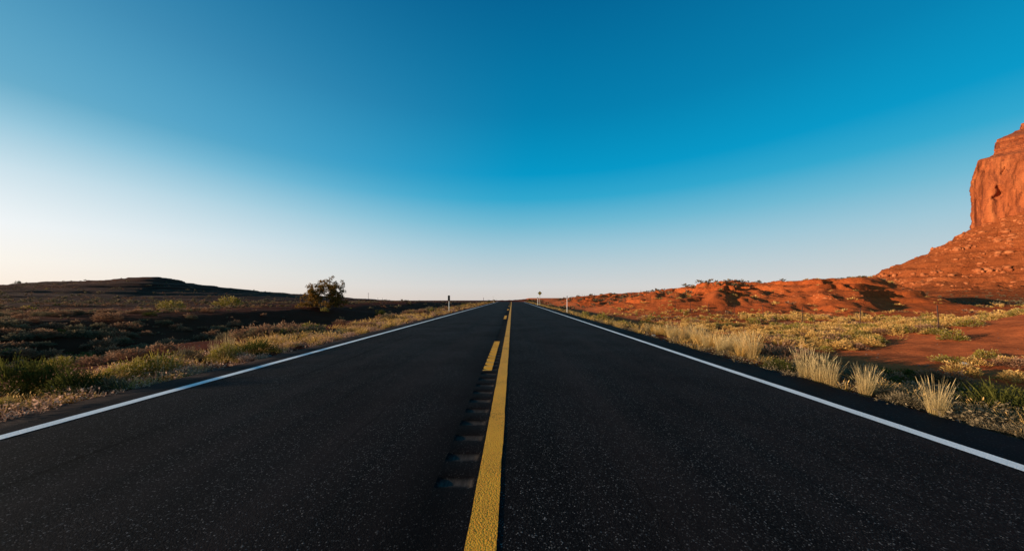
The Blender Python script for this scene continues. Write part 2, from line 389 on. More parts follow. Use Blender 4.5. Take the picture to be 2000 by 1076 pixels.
def plain(name, col, rough=.6, metal=0.0, var=.25):
    m, t, p, out = material(name)
    g = t.new('ShaderNodeNewGeometry'); n = t.noise(g.outputs['Position'], 9, 5, .7)
    t.put(p.inputs['Base Color'], t.mix(t.ramp(n, [(.35, 0), (.7, 1)]), col, tuple(v*(1-var) for v in col)))
    p.inputs['Roughness'].default_value = rough; p.inputs['Metallic'].default_value = metal
    t.put(p.inputs['Normal'], t.bump(n, .002, .4)); return m

def leaf_mat(name, a, b, tipc, trans=.35, tipw=.8, dry=None):
    m = bpy.data.materials.new(name); m.use_nodes = True; t = NT(m.node_tree); t.n.clear()
    out = t.new('ShaderNodeOutputMaterial'); oi = t.new('ShaderNodeObjectInfo'); g = t.new('ShaderNodeNewGeometry')
    at_ = t.new('ShaderNodeAttribute', attribute_name='tip')
    nz = t.noise(g.outputs['Position'], .6, 3)
    f = t.m('ADD', t.m('MULTIPLY', oi.outputs['Random'], .45), t.m('MULTIPLY', t.m('SUBTRACT', nz, .22), .9), clamp=True)
    c = t.mix(f, a, b)
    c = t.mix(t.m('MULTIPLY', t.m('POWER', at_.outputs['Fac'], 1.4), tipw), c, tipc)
    if dry: c = t.mix(t.ramp(g.outputs['Random Per Island'], [(.70, 0), (.72, .8)], 'LINEAR'), c, dry)
    val = t.m('ADD', .7, t.m('MULTIPLY', g.outputs['Random Per Island'], .6))
    hs = t.new('ShaderNodeHueSaturation'); t.put(hs.inputs['Value'], val); t.put(hs.inputs['Color'], c); c = hs.outputs[0]
    d = t.new('ShaderNodeBsdfDiffuse'); t.put(d.inputs[0], c); tr = t.new('ShaderNodeBsdfTranslucent'); t.put(tr.inputs[0], c)
    mx = t.new('ShaderNodeMixShader'); mx.inputs[0].default_value = trans
    t.l.new(d.outputs[0], mx.inputs[1]); t.l.new(tr.outputs[0], mx.inputs[2]); t.l.new(mx.outputs[0], out.inputs[0])
    return m
M['gold'] = leaf_mat('dry_grass', (.50, .27, .07), (.40, .24, .055), (.86, .52, .19), .35)
M['straw'] = leaf_mat('straw', (.42, .28, .11), (.32, .24, .10), (.78, .57, .29), .35)
M['rabbit'] = leaf_mat('rabbitbrush_leaf', (.12, .11, .014), (.20, .15, .020), (.50, .36, .06), .35, .7, (.36, .25, .12))
M['green'] = leaf_mat('green_leaf', (.022, .031, .009), (.042, .048, .012), (.20, .17, .035), .3, .6)
M['sage'] = leaf_mat('sage_leaf', (.075, .062, .034), (.12, .085, .048), (.36, .26, .15), .25, .7)
M['brown'] = leaf_mat('dry_brush', (.13, .060, .035), (.19, .090, .050), (.50, .28, .16), .3, .75)
M['pink'] = leaf_mat('dry_weed', (.26, .13, .08), (.34, .18, .11), (.74, .46, .32), .35, .9)
M['juniper'] = leaf_mat('juniper_leaf', (.060, .055, .014), (.13, .075, .018), (.42, .20, .045), .3, .75)
M['wood'] = plain('grey_wood', (.16, .11, .08), .9, 0, .4)

# ------------------------------------------------------------------ the ground: one sheet out to the horizon, finer sheets for the hills
DOM = {'red_hills': (17.0, 128.0, 27.0, 178.0, .35), 'dark_mesa': (-420.0, -42.0, 45.0, 330.0, 1.25), 'talus_slope': (128.0, 640.0, 36.0, 560.0, 1.7)}
def polar_ground():
    fa = np.degrees(np.arctan(np.linspace(-1.75, 1.75, 520)))
    az = np.concatenate([fa, np.linspace(fa[-1], 360+fa[0], 60)[1:-1]])
    r = np.concatenate([[.0], np.geomspace(.9, 7000, 390)])
    A, Rr = np.meshgrid(np.radians(az), r)
    X = Rr*np.sin(A); Y = Rr*np.cos(A); Z = H(X, Y)
    for x0, x1, y0, y1, s in DOM.values():
        ins = np.minimum(np.minimum(X-x0, x1-X), np.minimum(Y-y0, y1-Y))
        Z = Z-np.clip((ins-s)*.6, 0, 1)*np.where(s > 1, 4.0, 1.1)
    n, m = X.shape
    i = np.arange(n-1)[:, None]*m; j = np.arange(m)[None, :]; j2 = (j+1) % m
    Fq = np.stack([i+j, i+j2, i+m+j2, i+m+j], -1).reshape(-1, 4)
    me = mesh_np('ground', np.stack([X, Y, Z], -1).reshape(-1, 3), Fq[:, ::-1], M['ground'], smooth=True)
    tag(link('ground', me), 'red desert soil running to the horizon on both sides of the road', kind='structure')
polar_ground()
def sheet(name, mat, label):
    x0, x1, y0, y1, s = DOM[name]
    xs = np.arange(x0, x1+s, s); ys = np.arange(y0, y1+s, s)
    X, Y = np.meshgrid(xs, ys); Z = H(X, Y)
    Z[0, :] -= 1.2*s; Z[-1, :] -= 1.2*s; Z[:, 0] -= 1.2*s; Z[:, -1] -= 1.2*s
    n, m = X.shape; i = np.arange(n-1)[:, None]*m; j = np.arange(m-1)[None, :]
    Fq = np.stack([i+j, i+j+1, i+m+j+1, i+m+j], -1).reshape(-1, 4)
    me = mesh_np(name, np.stack([X, Y, Z], -1).reshape(-1, 3), Fq, mat, smooth=name != 'talus_slope')
    tag(link(name, me), label, kind='structure')
sheet('red_hills', M['red'], 'bright red gullied earth mounds to the right of the road')
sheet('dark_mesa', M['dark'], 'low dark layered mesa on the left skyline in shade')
sheet('talus_slope', M['talus'], 'orange rubble slope with broken ledges below the butte')

# ------------------------------------------------------------------ butte
def butte():
    P = FP; per = []
    n = len(P)
    for i in range(n):
        a, b = P[i], P[(i+1) % n]; L = np.linalg.norm(b-a)
        step = .7 if i == 0 else (1.5 if i == n-1 else 9.0)
        k = int(L/step)
        for q in range(k): per.append(a+(b-a)*q/k)
    per = np.array(per)
    # round off the corners
    arc = np.concatenate([[0], np.cumsum(np.linalg.norm(np.roll(per, -1, 0)-per, axis=1))])[:-1]
    cen = per.mean(0)
    nx = np.roll(per, -1, 0)-np.roll(per, 1, 0); N = np.stack([nx[:, 1], -nx[:, 0]], 1); N /= np.linalg.norm(N, axis=1)[:, None]
    if ((per-cen)*N).sum(1).mean() < 0: N = -N
    # smooth normals with distance
    Nn = N.copy()
    for q in range(14): Nn = (np.roll(Nn, 1, 0)+Nn+np.roll(Nn, -1, 0)); Nn /= np.linalg.norm(Nn, axis=1)[:, None]
    prof = [(35, -3), (66, 0), (90, -.3), (103, -1.2), (112, .9), (118, 3.2), (126, 6), (131, 8.7), (132.4, 12), (135.5, 23), (138, 29), (146, 30), (152.5, 31.5), (153.5, 36), (158, 47), (164.5, 61), (165, 62.5), (170, 63.5), (171.5, 67)]
    pz = np.array([p[0] for p in prof]); pi = np.array([p[1] for p in prof])
    zs = np.concatenate([np.arange(35, 131, 1.15), np.arange(131, 171.5, .6), [171.5]])
    ins = np.interp(zs, pz, pi)
    U, Zg = np.meshgrid(arc, zs); I = np.interp(Zg, zs, ins)
    wall = 1-sstep(129, 133, Zg)
    cr = ridged(U+2.2*fbm(U, Zg, 14, 2, 51), Zg*.10, 7.5, 3, 52)
    panel = np.floor(U/9+.9*fbm(U, Zg*.35, 22, 2, 53)*2)*1.0
    pan = _h(panel, panel*0, 5)*2-1
    rel = wall*(1.5*(cr-.6)+.9*pan*sstep(60, 95, Zg)+1.8*fbm(U, Zg*.4, 34, 4, 54)+.9*fbm(U, Zg*.7, 4, 3, 55)+.9*(ridged(U, Zg*.22, 3.2, 2, 155)-.5))
    crack = np.clip((vn(U/5.2+fbm(U, Zg, 9, 2, 57), Zg/24., 58)-.80)/.06, 0, 1)*sstep(86, 96, Zg)*wall
    crack2 = np.clip((vn(U/3.1+fbm(U, Zg, 7, 2, 157)*.8, Zg/13., 158)-.78)/.05, 0, 1)*wall*sstep(92, 100, Zg)
    rel = rel-3.4*crack-2.6*crack2
    cap = 1-wall
    rel = rel+cap*(1.1*(vn(Zg/1.25, U/70., 60)*2-1)+1.3*fbm(U, Zg*.6, 11, 4, 61))
    rel = rel+(1-sstep(68, 80, Zg))*(.8*(vn(Zg/1.6, U/60., 64)*2-1))
    tc_ = cen-per; tl = np.linalg.norm(cen-CORNER)
    xy = per[None]+tc_[None]*(I/tl)[..., None]+Nn[None]*rel[..., None]
    V = np.concatenate([xy, Zg[..., None]], -1)
    a, b = Zg.shape
    V = V.reshape(-1, 3)
    i = np.arange(a-1)[:, None]*b; j = np.arange(b)[None, :]; j2 = (j+1) % b
    Fq = np.stack([i+j, i+j2, i+b+j2, i+b+j], -1).reshape(-1, 4)
    top0 = (a-1)*b; V = np.concatenate([V, [[cen[0], cen[1], 174.]]]); ci = len(V)-1
    jj = np.arange(0, b, 1); ft = np.stack([top0+jj, top0+(jj+1) % b, np.full(b, ci), np.full(b, ci)], -1)
    me = mesh_np('sandstone_butte', V, Fq, M['butte'], smooth=False)
    bpy_top = mesh_np('caprock_top', V, ft[:, :3], M['butte'])
    o = link('sandstone_butte', me); link('caprock_top', bpy_top, o)
    tag(o, 'tall orange sandstone butte with sheer lit cliff at the right edge', kind='structure')
butte()

# ------------------------------------------------------------------ road
XL, XR = -4.69, 4.04
RX0, RX1 = -.468, -.232
ys_far = np.concatenate([np.arange(-40, 0, 1.0), np.arange(0, 40, .25), np.arange(40, 140, 1.0), np.arange(140, 900, 10.)])
def road_strip(name, xs, ys, dz, mat, parent=None, skirt=None, wob=0.0, prof=None, seed=0):
    X, Y = np.meshgrid(np.asarray(xs, float), ys)
    if wob:
        X[:, 0] += wob*fbm(ys*0, ys, .35, 4, 71+seed); X[:, -1] += wob*fbm(ys*0, ys, .35, 4, 72+seed)
    Z = Bz(Y)+dz
    if prof is not None: Z = Z+prof(Y)
    V = np.stack([X, Y, Z], -1)
    if skirt:
        l = V[:, :1].copy(); l[..., 2] -= skirt; l[..., 0] -= .03; r = V[:, -1:].copy(); r[..., 2] -= skirt; r[..., 0] += .03
        V = np.concatenate([l, V, r], 1)
    n, m = V.shape[:2]; i = np.arange(n-1)[:, None]*m; j = np.arange(m-1)[None, :]
    Fq = np.stack([i+j, i+j+1, i+m+j+1, i+m+j], -1).reshape(-1, 4)
    return link(name, mesh_np(name, V.reshape(-1, 3), Fq, mat), parent)
ya = np.concatenate([np.arange(-30, 0, 1), np.arange(0, 18, .06), np.arange(18, 60, .3), np.arange(60, 140, 1), np.arange(140, 900, 10)]).astype(float)
def joinm(objs, name):
    pass
def road():
    # asphalt either side of the milled strip, one mesh
    Vs, Fs, off = [], [], 0
    for side, xs in ((0, [XL, -4.4, -3, -1.6, RX0]), (1, [RX1, 1.0, 2.2, 3.3, XR])):
        X, Y = np.meshgrid(np.array(xs, float), ya)
        k = 0 if side == 0 else -1
        X[:, k] += .10*fbm(ya*0, ya, .7, 5, 70+side)+.03*fbm(ya*0, ya, 3, 2, 75+side)
        V = np.stack([X, Y, Bz(Y)], -1)
        e = V[:, k:k+1].copy() if side == 0 else V[:, -1:].copy()
        e[..., 2] -= .14; e[..., 0] += -.04 if side == 0 else .04
        V = np.concatenate([e, V], 1) if side == 0 else np.concatenate([V, e], 1)
        n, m = V.shape[:2]; i = np.arange(n-1)[:, None]*m; j = np.arange(m-1)[None, :]
        Fs.append(np.stack([i+j, i+j+1, i+m+j+1, i+m+j], -1).reshape(-1, 4)+off); Vs.append(V.reshape(-1, 3)); off += n*m
    r = link('road', mesh_np('road', np.concatenate(Vs), np.concatenate(Fs), M['asphalt']))
    tag(r, 'straight black two-lane asphalt road running over a crest', kind='structure')
    G0, GP, GL = 1.958, .3115, .125
    def prof(Y):
        ph = ((Y-G0+GL/2) % GP)/GL
        return np.where((ph < 1) & (Y < 88) & (Y > 1.8), -.013*np.sin(np.pi*np.clip(ph, 0, 1))**.6, 0.0)
    k0 = np.arange(-20, int(86/GP)+1)
    yy = np.concatenate([(G0-GL/2+k0[:, None]*GP+GL*np.array([0, .06, .2, .4, .6, .8, .94, 1.0])[None]).ravel(), np.arange(90, 900, 10.)])
    rs = road_strip('rumble_strip', [RX0, RX0+.025, RX0+.06, RX0+.12, RX1-.05, RX1-.02, RX1], yy, 0, M['milled'], r, prof=prof)
    V = np.empty(len(rs.data.vertices)*3, np.float32); rs.data.vertices.foreach_get('co', V); V = V.reshape(-1, 7, 3)
    kk = np.round((V[:, :, 1]-G0)/GP); ed = np.array([0, .7, 1, 1, 1, .9, 0])[None]*(.85+.3*_h(kk, np.arange(7)[None]+kk*0, 4))
    b0 = Bz(V[:, :, 1]); V[:, :, 2] = b0+(V[:, :, 2]-b0)*ed*(1+.5*fbm(V[:, :, 0], V[:, :, 1], .03, 2, 8)); V[:, 1:6, 0] += .012*(_h(kk[:, 1:6], kk[:, 1:6]*0+np.arange(5)[None], 6)-.5); rs.data.vertices.foreach_set('co', V.ravel())
    tag(rs, 'milled cross grooves beside the solid yellow line')
    yl = np.concatenate([np.arange(-30, 0, 1), np.arange(0, 14, .03), np.arange(14, 60, .25), np.arange(60, 140, 1), np.arange(140, 900, 10)]).astype(float)
    tag(road_strip('centre_line', [-.210, -.14, -.071], yl, .004, M['yellow'], r, wob=.006, seed=3), 'solid yellow centre line')
    tag(road_strip('edge_line', [-4.205, -4.14, -4.075], yl, .004, M['white'], r, wob=.006, seed=5), 'left white edge line')
    tag(road_strip('edge_line', [3.335, 3.395, 3.455], yl, .004, M['white'], r, wob=.006, seed=7), 'right white edge line')
    for k in range(8):
        y0 = 4.95+12.2*k; sel = np.sort(np.unique(np.concatenate([[y0], yy[(yy > y0) & (yy < y0+3.35)], [y0+3.35]])))
        road_strip('lane_dash', [-.458, -.40, -.318], sel, .004, M['yellow'], r, prof=prof, wob=.004, seed=k)
road()

# ------------------------------------------------------------------ plants: ribbons swept into blades, stems and leaves
rng = np.random.default_rng(7)
def ribbons(base, dirv, length, width, curve, prof, nseg):
    """N ribbons: base + dir*L*t + curve*t^2; prof gives the relative width at each of nseg+1 stations"""
    n = len(base); t = np.linspace(0, 1, nseg+1)
    P = base[:, None]+dirv[:, None]*(length[:, None]*t[None])[..., None]+curve[:, None]*(t[None]**2)[..., None]
    rv = rng.normal(size=(n, 3)); side = np.cross(dirv, rv); side /= np.linalg.norm(side, axis=1)[:, None]+1e-9
    wv = side[:, None]*(width[:, None]*np.array(prof)[None]*.5)[..., None]
    V = np.stack([P-wv, P+wv], 2).reshape(n, -1, 3)
    q = np.array([[2*k, 2*k+1, 2*k+3, 2*k+2] for k in range(nseg)])
    Fq = (np.arange(n)[:, None, None]*(2*(nseg+1))+q[None]).reshape(-1, 4)
    return V.reshape(-1, 3), Fq
def cat(parts):
    Vs, Fs, Ts, off = [], [], [], 0
    for V, Fq, T in parts: Vs.append(V); Fs.append(Fq+off); Ts.append(T); off += len(V)
    return np.concatenate(Vs), np.concatenate(Fs), np.concatenate(Ts)
def unit(v): return v/(np.linalg.norm(v, axis=-1, keepdims=True)+1e-9)
def dome_dirs(n, up=0.0):
    d = rng.normal(size=(n, 3)); d[:, 2] = np.abs(d[:, 2])+up; return unit(d)
def make_shrub(nl, ns, h=.62, leaf=.05, lw=.35, upb=.5, lump=.25, spikes=0, nseg=2):
    """unit shrub, about 1 m across"""
    parts = []
    ph = rng.uniform(0, 6.28, 6)
    def rad(d): 
        a = np.arctan2(d[:, 1], d[:, 0])
        return 1+lump*(np.sin(3*a+ph[0]+2*d[:, 2])*.5+np.sin(5*a+ph[1]-4*d[:, 2])*.35+np.sin(9*a+ph[2]+7*d[:, 2])*.3)
    sc = np.array([.5, .5, h])
    if ns:
        d = dome_dirs(ns, .15); L = np.full(ns, 1.)
        end = d*sc*rad(d)[:, None]*rng.uniform(.75, 1.02, ns)[:, None]
        b = np.zeros((ns, 3)); b[:, :2] = d[:, :2]*.05; b[:, 2] = -.03
        dv = end-b; L = np.linalg.norm(dv, axis=1)
        cv = np.zeros((ns, 3)); cv[:, 2] = .08*L
        V, Fq = ribbons(b, unit(dv), L, np.full(ns, .012), cv, [1, .7, .3], 2)
        parts.append((V, Fq, V[:, 2]/h*.25))
    clump = dome_dirs(max(8, nl//28), .02)
    ci = rng.integers(0, len(clump), nl)
    d = unit(clump[ci]+rng.normal(size=(nl, 3))*.17); d[:, 2] = np.abs(d[:, 2])
    rr = rad(d)*(.52+.48*rng.random(nl)**.45)*(.90+.2*_h(ci, ci*0, 3))
    b = d*sc*rr[:, None]
    dv = unit(d*.8+np.array([0, 0, upb])+rng.normal(size=(nl, 3))*.35)
    L = leaf*rng.uniform(.6, 1.5, nl); cv = rng.normal(size=(nl, 3))*L[:, None]*.15
    V, Fq = ribbons(b, dv, L, L*lw*rng.uniform(.7, 1.3, nl), cv, [.4, 1, .1] if nseg == 2 else [1, .45], nseg)
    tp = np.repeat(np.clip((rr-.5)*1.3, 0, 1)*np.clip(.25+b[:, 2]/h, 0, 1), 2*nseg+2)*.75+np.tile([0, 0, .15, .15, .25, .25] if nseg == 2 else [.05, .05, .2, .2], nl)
    parts.append((V, Fq, np.clip(tp, 0, 1)))
    if spikes:
        d = dome_dirs(spikes, .9); b = d*sc*.6; L = rng.uniform(.25, .5, spikes)*h
        V, Fq = ribbons(b, unit(d+np.array([0, 0, 1.2])), L+.2, np.full(spikes, .014), rng.normal(size=(spikes, 3))*.03, [1, 1.4, .3], 2)
        parts.append((V, Fq, np.full(len(V), .8)))
    return cat(parts)
def make_tuft(nb, h=1.0, spread=.45, width=.010, lean=.35, heads=.3, low=.45, nseg=3):
    """unit tuft of grass about 1 m tall: upright blades, some with seed heads"""
    a = rng.uniform(0, 6.283, nb); r = rng.random(nb)**.6*.16*spread*2
    b = np.stack([np.cos(a)*r, np.sin(a)*r, np.full(nb, -.02)], 1)
    a2 = a+rng.normal(size=nb)*.7; ln = np.abs(rng.normal(size=nb))*lean*.6+r*1.2
    dv = unit(np.stack([np.cos(a2)*ln, np.sin(a2)*ln, np.ones(nb)], 1))
    L = h*np.where(rng.random(nb) < low, rng.uniform(.3, .65, nb), rng.uniform(.62, 1.0, nb))
    cv = np.stack([np.cos(a2), np.sin(a2), -.25*np.ones(nb)], 1)*(rng.random(nb)**2*.30*L)[:, None]
    V, Fq = ribbons(b, dv, L, np.full(nb, width)*rng.uniform(.6, 1.4, nb), cv, [.9, 1, .8, .25] if nseg == 3 else [1, .9, .25], nseg)
    T = np.tile([0, 0, .35, .35, .7, .7, 1, 1] if nseg == 3 else [0, 0, .5, .5, 1, 1], nb)*np.repeat(np.clip(L/h, 0, 1), 2*nseg+2)
    parts = [(V, Fq, T)]
    k = np.nonzero((rng.random(nb) < heads) & (L > .6*h))[0]
    if len(k):
        tipb = b[k]+dv[k]*(L[k]*.80)[:, None]+cv[k]*.64; td = unit(dv[k]*L[k][:, None]+2*cv[k])
        V, Fq = ribbons(tipb, td, L[k]*.24, np.full(len(k), width*2.0), np.zeros((len(k), 3)), [.3, 1, .8, .1], 3)
        parts.append((V, Fq, np.full(len(V), 1.0)))
    return cat(parts)
def make_weed(n, h=.5):
    """unit low weed: thin stems carrying small round dry heads"""
    a = rng.uniform(0, 6.283, n); r = rng.random(n)**.5*.45
    b = np.stack([np.cos(a)*r, np.sin(a)*r, np.zeros(n)], 1)
    dv = unit(np.stack([rng.normal(size=n)*.3, rng.normal(size=n)*.3, np.ones(n)], 1)); L = h*rng.uniform(.35, 1, n)
    V, Fq = ribbons(b, dv, L, np.full(n, .012), np.zeros((n, 3)), [1, .8, .5], 2)
    parts = [(V, Fq, np.tile([0, 0, .2, .2, .3, .3], n))]
    m = int(n*2.6); i = rng.integers(0, n, m)
    hb = b[i]+dv[i]*(L[i]*rng.uniform(.5, 1.02, m))[:, None]+rng.normal(size=(m, 3))*.025
    V, Fq = ribbons(hb, unit(rng.normal(size=(m, 3))), np.full(m, .055)*rng.uniform(.6, 1.4, m), np.full(m, .05)*rng.uniform(.6, 1.3, m), np.zeros((m, 3)), [.5, 1, .5], 2)
    parts.append((V, Fq, np.repeat(rng.uniform(.3, 1, m), 6)))
    return cat(parts)
def variants(name, fn, mats, n=3):
    out = {}
    arr = [fn() for _ in range(n)]
    for mk in mats: out[mk] = [mesh_np(name, V, Fq, M[mk], T) for V, Fq, T in arr]
    return arr, out
SH_HI, sh_hi = variants('shrub', lambda: make_shrub(3000, 100, .60, .045, .28, .7, .25, 18), ['green', 'rabbit', 'sage'], 2)
SH_MD, sh_md = variants('shrub', lambda: make_shrub(1000, 30, .58, .085, .30, .6, .3), ['green', 'rabbit', 'sage', 'brown', 'gold'], 4)
SH_LO, sh_lo = variants('shrub', lambda: make_shrub(120, 0, .55, .15, .45, .5, .3), ['green', 'rabbit', 'sage', 'brown', 'gold'], 4)
TF_HI, tf_hi = variants('tuft', lambda: make_tuft(230, 1, .5, .0055, .24, .35, .6), ['straw', 'gold'], 4)
TF_MD, tf_md = variants('tuft', lambda: make_tuft(120, 1, .8, .018, .45, .3), ['straw', 'gold', 'rabbit'], 4)
WD, wd_ = variants('weed', lambda: make_weed(42), ['pink', 'sage'], 4)
TF_LO = [make_tuft(12, 1, 1.3, .05, .6, 0, nseg=2) for _ in range(5)]
TF_FI = [make_tuft(44, 1, 1.0, .019, .5, .25, nseg=2) for _ in range(5)]
SH_XS = [make_shrub(44, 0, .55, .22, .5, .5, .3, nseg=1) for _ in range(5)]
def place(name, me, x, y, s, sz=None, label=None, cat_=None, group=None, sink=.02, rot=None):
    o = link(name, me); z = H1(x, y)
    o.location = (x, y, z-sink*s); o.scale = (s, s, sz if sz else s)
    o.rotation_euler = (0, 0, random.uniform(0, 6.28) if rot is None else rot)
    return tag(o, label, cat_, group)
def stuff(name, protos, xs, ys, ss, szs, mat, label, sink=.02):
    """many small plants as one mesh"""
    xs = np.asarray(xs); ys = np.asarray(ys)
    if not len(xs): return
    zs = H(xs, ys); parts = []
    for k, (V, Fq, T) in enumerate(protos):
        idx = np.arange(k, len(xs), len(protos))
        if not len(idx): continue
        th = rng.uniform(0, 6.28, len(idx)); c, s_ = np.cos(th), np.sin(th)
        S = np.asarray(ss)[idx]; SZ = np.asarray(szs)[idx]
        X = (V[None, :, 0]*c[:, None]-V[None, :, 1]*s_[:, None])*S[:, None]+xs[idx][:, None]
        Y = (V[None, :, 0]*s_[:, None]+V[None, :, 1]*c[:, None])*S[:, None]+ys[idx][:, None]
        Z = V[None, :, 2]*SZ[:, None]+(zs[idx]-sink*S)[:, None]
        W = np.stack([X, Y, Z], -1).reshape(-1, 3)
        FF = (Fq[None]+(np.arange(len(idx))*len(V))[:, None, None]).reshape(-1, Fq.shape[1])
        parts.append((W, FF, np.tile(T, len(idx))))
    V, Fq, T = cat(parts)
    return tag(link(name, mesh_np(name, V, Fq, mat, T)), label, kind='stuff')
random.seed(3)
# --- shrubs one can point at, by where they stand in the photograph (px, py of the foot, width px, squash, mesh set, material, name, label)
def by_px(px, py): return hit(px, py)
NEAR = [
 (28, 772, 95, 1.15, sh_hi, 'green', 'tall dark green brush with upright stalks at the far left verge'),
 (88, 764, 80, 1.1, sh_hi, 'green', 'second dark green brush on the left verge, beside the leftmost one'),
 (4, 800, 40, .8, sh_hi, 'rabbit', 'small yellow green shrub cut by the left picture edge'),
 (152, 770, 84, .85, sh_hi, 'green', 'bright green rounded shrub on the left verge near the road edge'),
 (216, 764, 44, .95, sh_hi, 'sage', 'small dark grey shrub right of the bright green rounded shrub'),
 (262, 738, 78, .7, sh_hi, 'rabbit', 'wide yellow green cushion shrub on the left verge'),
 (308, 731, 80, .75, sh_hi, 'rabbit', 'yellow green cushion shrub joined to the right of the wide one'),
 (365, 706, 48, .8, sh_hi, 'sage', 'dark low shrub behind the yellow green cushions on the left verge'),
 (440, 703, 52, .95, sh_hi, 'rabbit', 'yellow green shrub below the two feathery stalks on the left verge'),
 (497, 692, 74, .55, sh_hi, 'green', 'long low green shrub on the left verge beyond the feathery stalks'),
 (30, 700, 60, .5, sh_md, 'brown', 'flat brown dry shrub behind the leftmost green brush'),
 (120, 716, 44, .7, sh_md, 'rabbit', 'small olive shrub behind the bright green rounded shrub'),
 (185, 712, 50, .6, sh_md, 'brown', 'dry brown shrub at the left edge of the embankment'),
 (250, 700, 52, .6, sh_md, 'brown', 'reddish dry shrub at the embankment edge above the wide cushion'),
 (318, 692, 56, .6, sh_md, 'brown', 'reddish brown dry shrub on the left embankment edge'),
 (1520, 722, 52, .62, sh_hi, 'green', 'dark green shrub between the long grass row and the double tuft'),
 (1906, 796, 90, .72, sh_hi, 'green', 'large dark green shrub right of the isolated grass tuft'),
 (1968, 812, 110, .78, sh_hi, 'green', 'largest dark green shrub at the right picture edge'),
 (1998, 856, 70, .5, sh_hi, 'sage', 'grey weedy shrub at the right picture edge by the asphalt'),
 (1928, 842, 60, .45, sh_hi, 'sage', 'low grey weedy shrub at the asphalt edge before the dark green ones'),
 (1875, 822, 44, .5, sh_hi, 'sage', 'small grey shrub just right of the isolated grass tuft'),
 (1765, 792, 60, .55, sh_hi, 'sage', 'grey green shrub left of the isolated grass tuft'),
 (1740, 776, 40, .6, sh_hi, 'sage', 'small grey green shrub behind the third grass tuft'),
 (1925, 702, 32, .9, sh_md, 'rabbit', 'round olive shrub at the foot of the bare red sand'),
 (1968, 708, 24, .8, sh_md, 'gold', 'small golden shrub at the foot of the bare red sand'),
 (1860, 664, 34, .9, sh_md, 'rabbit', 'golden green shrub at the top left of the red sand'),
 (1215, 634, 20, .7, sh_md, 'rabbit', 'bright yellow green shrub on the right verge, nearest of the pair'),
 (1176, 626, 24, .95, sh_md, 'rabbit', 'bright yellow green shrub on the right verge, farther of the pair'),
 (1143, 621, 18, 1.0, sh_md, 'rabbit', 'yellow green shrub near the whitish marker post on the right'),
 (1262, 640, 26, .9, sh_md, 'green', 'black green shrub in the shaded ditch nearest the long grass row'),
 (1288, 646, 24, .8, sh_md, 'green', 'dark shrub in the shaded ditch behind the long grass row'),
 (744, 584+34, 20, .9, sh_md, 'green', 'green shrub on the dark slope left of the road'),
 (242, 644, 34, .7, sh_md, 'brown', 'rounded pinkish shrub alone on the dark red slope'),
 (268, 636, 16, .8, sh_md, 'sage', 'small pale shrub beside the rounded pinkish one'),
 (213, 626, 34, .75, sh_md, 'brown', 'sunlit pinkish shrub above the rounded one on the dark slope'),
 (30, 664, 34, .6, sh_md, 'sage', 'flat grey shrub low on the dark slope at the left'),
 (72, 662, 30, .5, sh_md, 'sage', 'second flat grey shrub low on the dark slope'),
 (150, 658, 34, .7, sh_md, 'sage', 'grey green shrub with lit top on the dark slope'),
 (336, 604, 34, .8, sh_md, 'rabbit', 'lit olive shrub on the rim of the dark slope'),
 (450, 598, 40, .7, sh_md, 'rabbit', 'brightest olive shrub on the rim left of the tree'),
 (718, 640, 40, .45, sh_md, 'brown', 'wide reddish shrub beside the left verge past the tree'),
]
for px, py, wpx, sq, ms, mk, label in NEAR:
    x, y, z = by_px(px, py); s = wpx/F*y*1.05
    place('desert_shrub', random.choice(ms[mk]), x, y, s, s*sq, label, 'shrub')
# --- clumps of long dry grass at the road edges
GR = [(1829, 816, 92, 'straw', 'isolated tuft of tall straw grass at the right asphalt edge'),
      (1838, 813, 62, 'straw', 'short straw grass growing out of the isolated tall tuft'),
      (1690, 775, 74, 'straw', 'straw grass tuft between the double tuft and the isolated one'),
      (1702, 772, 60, 'straw', 'shorter straw grass touching the tuft right of the double tuft'),
      (1572, 742, 76, 'straw', 'left half of the double tuft of straw grass by the right line'),
      (1600, 750, 74, 'straw', 'middle clump of the double tuft of straw grass'),
      (1622, 757, 70, 'straw', 'right half of the double tuft of straw grass'),
      (447, 700, 58, 'straw', 'taller feathery dry stalk on the left verge'),
      (418, 703, 48, 'straw', 'shorter feathery dry stalk on the left verge')]
for px, py, hpx, mk, label in GR:
    x, y, z = by_px(px, py); s = hpx/F*y
    place('grass_tuft', random.choice(tf_hi[mk]), x, y, s*(.4 if px < 1000 else .62), s, label, 'grass tuft')
# the long row
for k in range(44):
    t = k/43; px = 1252+t*222+random.uniform(-4, 4)
    X = 4.35+random.uniform(0, .75)+.35*(1-t); Y = X*F/(px-CX)
    hh = random.uniform(.40, .66)*(.6+.4*min(1, t*3))
    place('grass_tuft', random.choice(tf_hi['straw' if random.random() < .6 else 'gold']), X, Y, hh*.75, hh,
          'clump of tall pale grass in the long sunlit row along the right road edge', 'grass tuft', 'tall grass row at the right road edge')
# low leafy weeds right along both asphalt edges
wx, wy, wsz = [], [], []
for k in range(900):
    Y = 1.9*math.exp(random.random()*3.2)
    X = -4.72-random.random()**1.3*2.0*(1+.02*Y)
    wx.append(X); wy.append(Y); wsz.append(random.uniform(.16, .38))
stuff('roadside_weeds', WD, wx[:360], wy[:360], wsz[:360], [s*.95 for s in wsz[:360]], M['pink'], 'dry pinkish weeds with small round heads along the left road edge')
n0 = len(wx); wx2 = []; wy2 = []; ws2 = []
for k in range(260):
    Y = 2.2*math.exp(random.random()*3.0); wx2.append(4.12+random.random()**1.3*1.9); wy2.append(Y); ws2.append(random.uniform(.18, .42))
stuff('roadside_weeds', WD, wx2, wy2, ws2, [s*.8 for s in ws2], M['sage'], 'low grey green weeds along the right road edge')
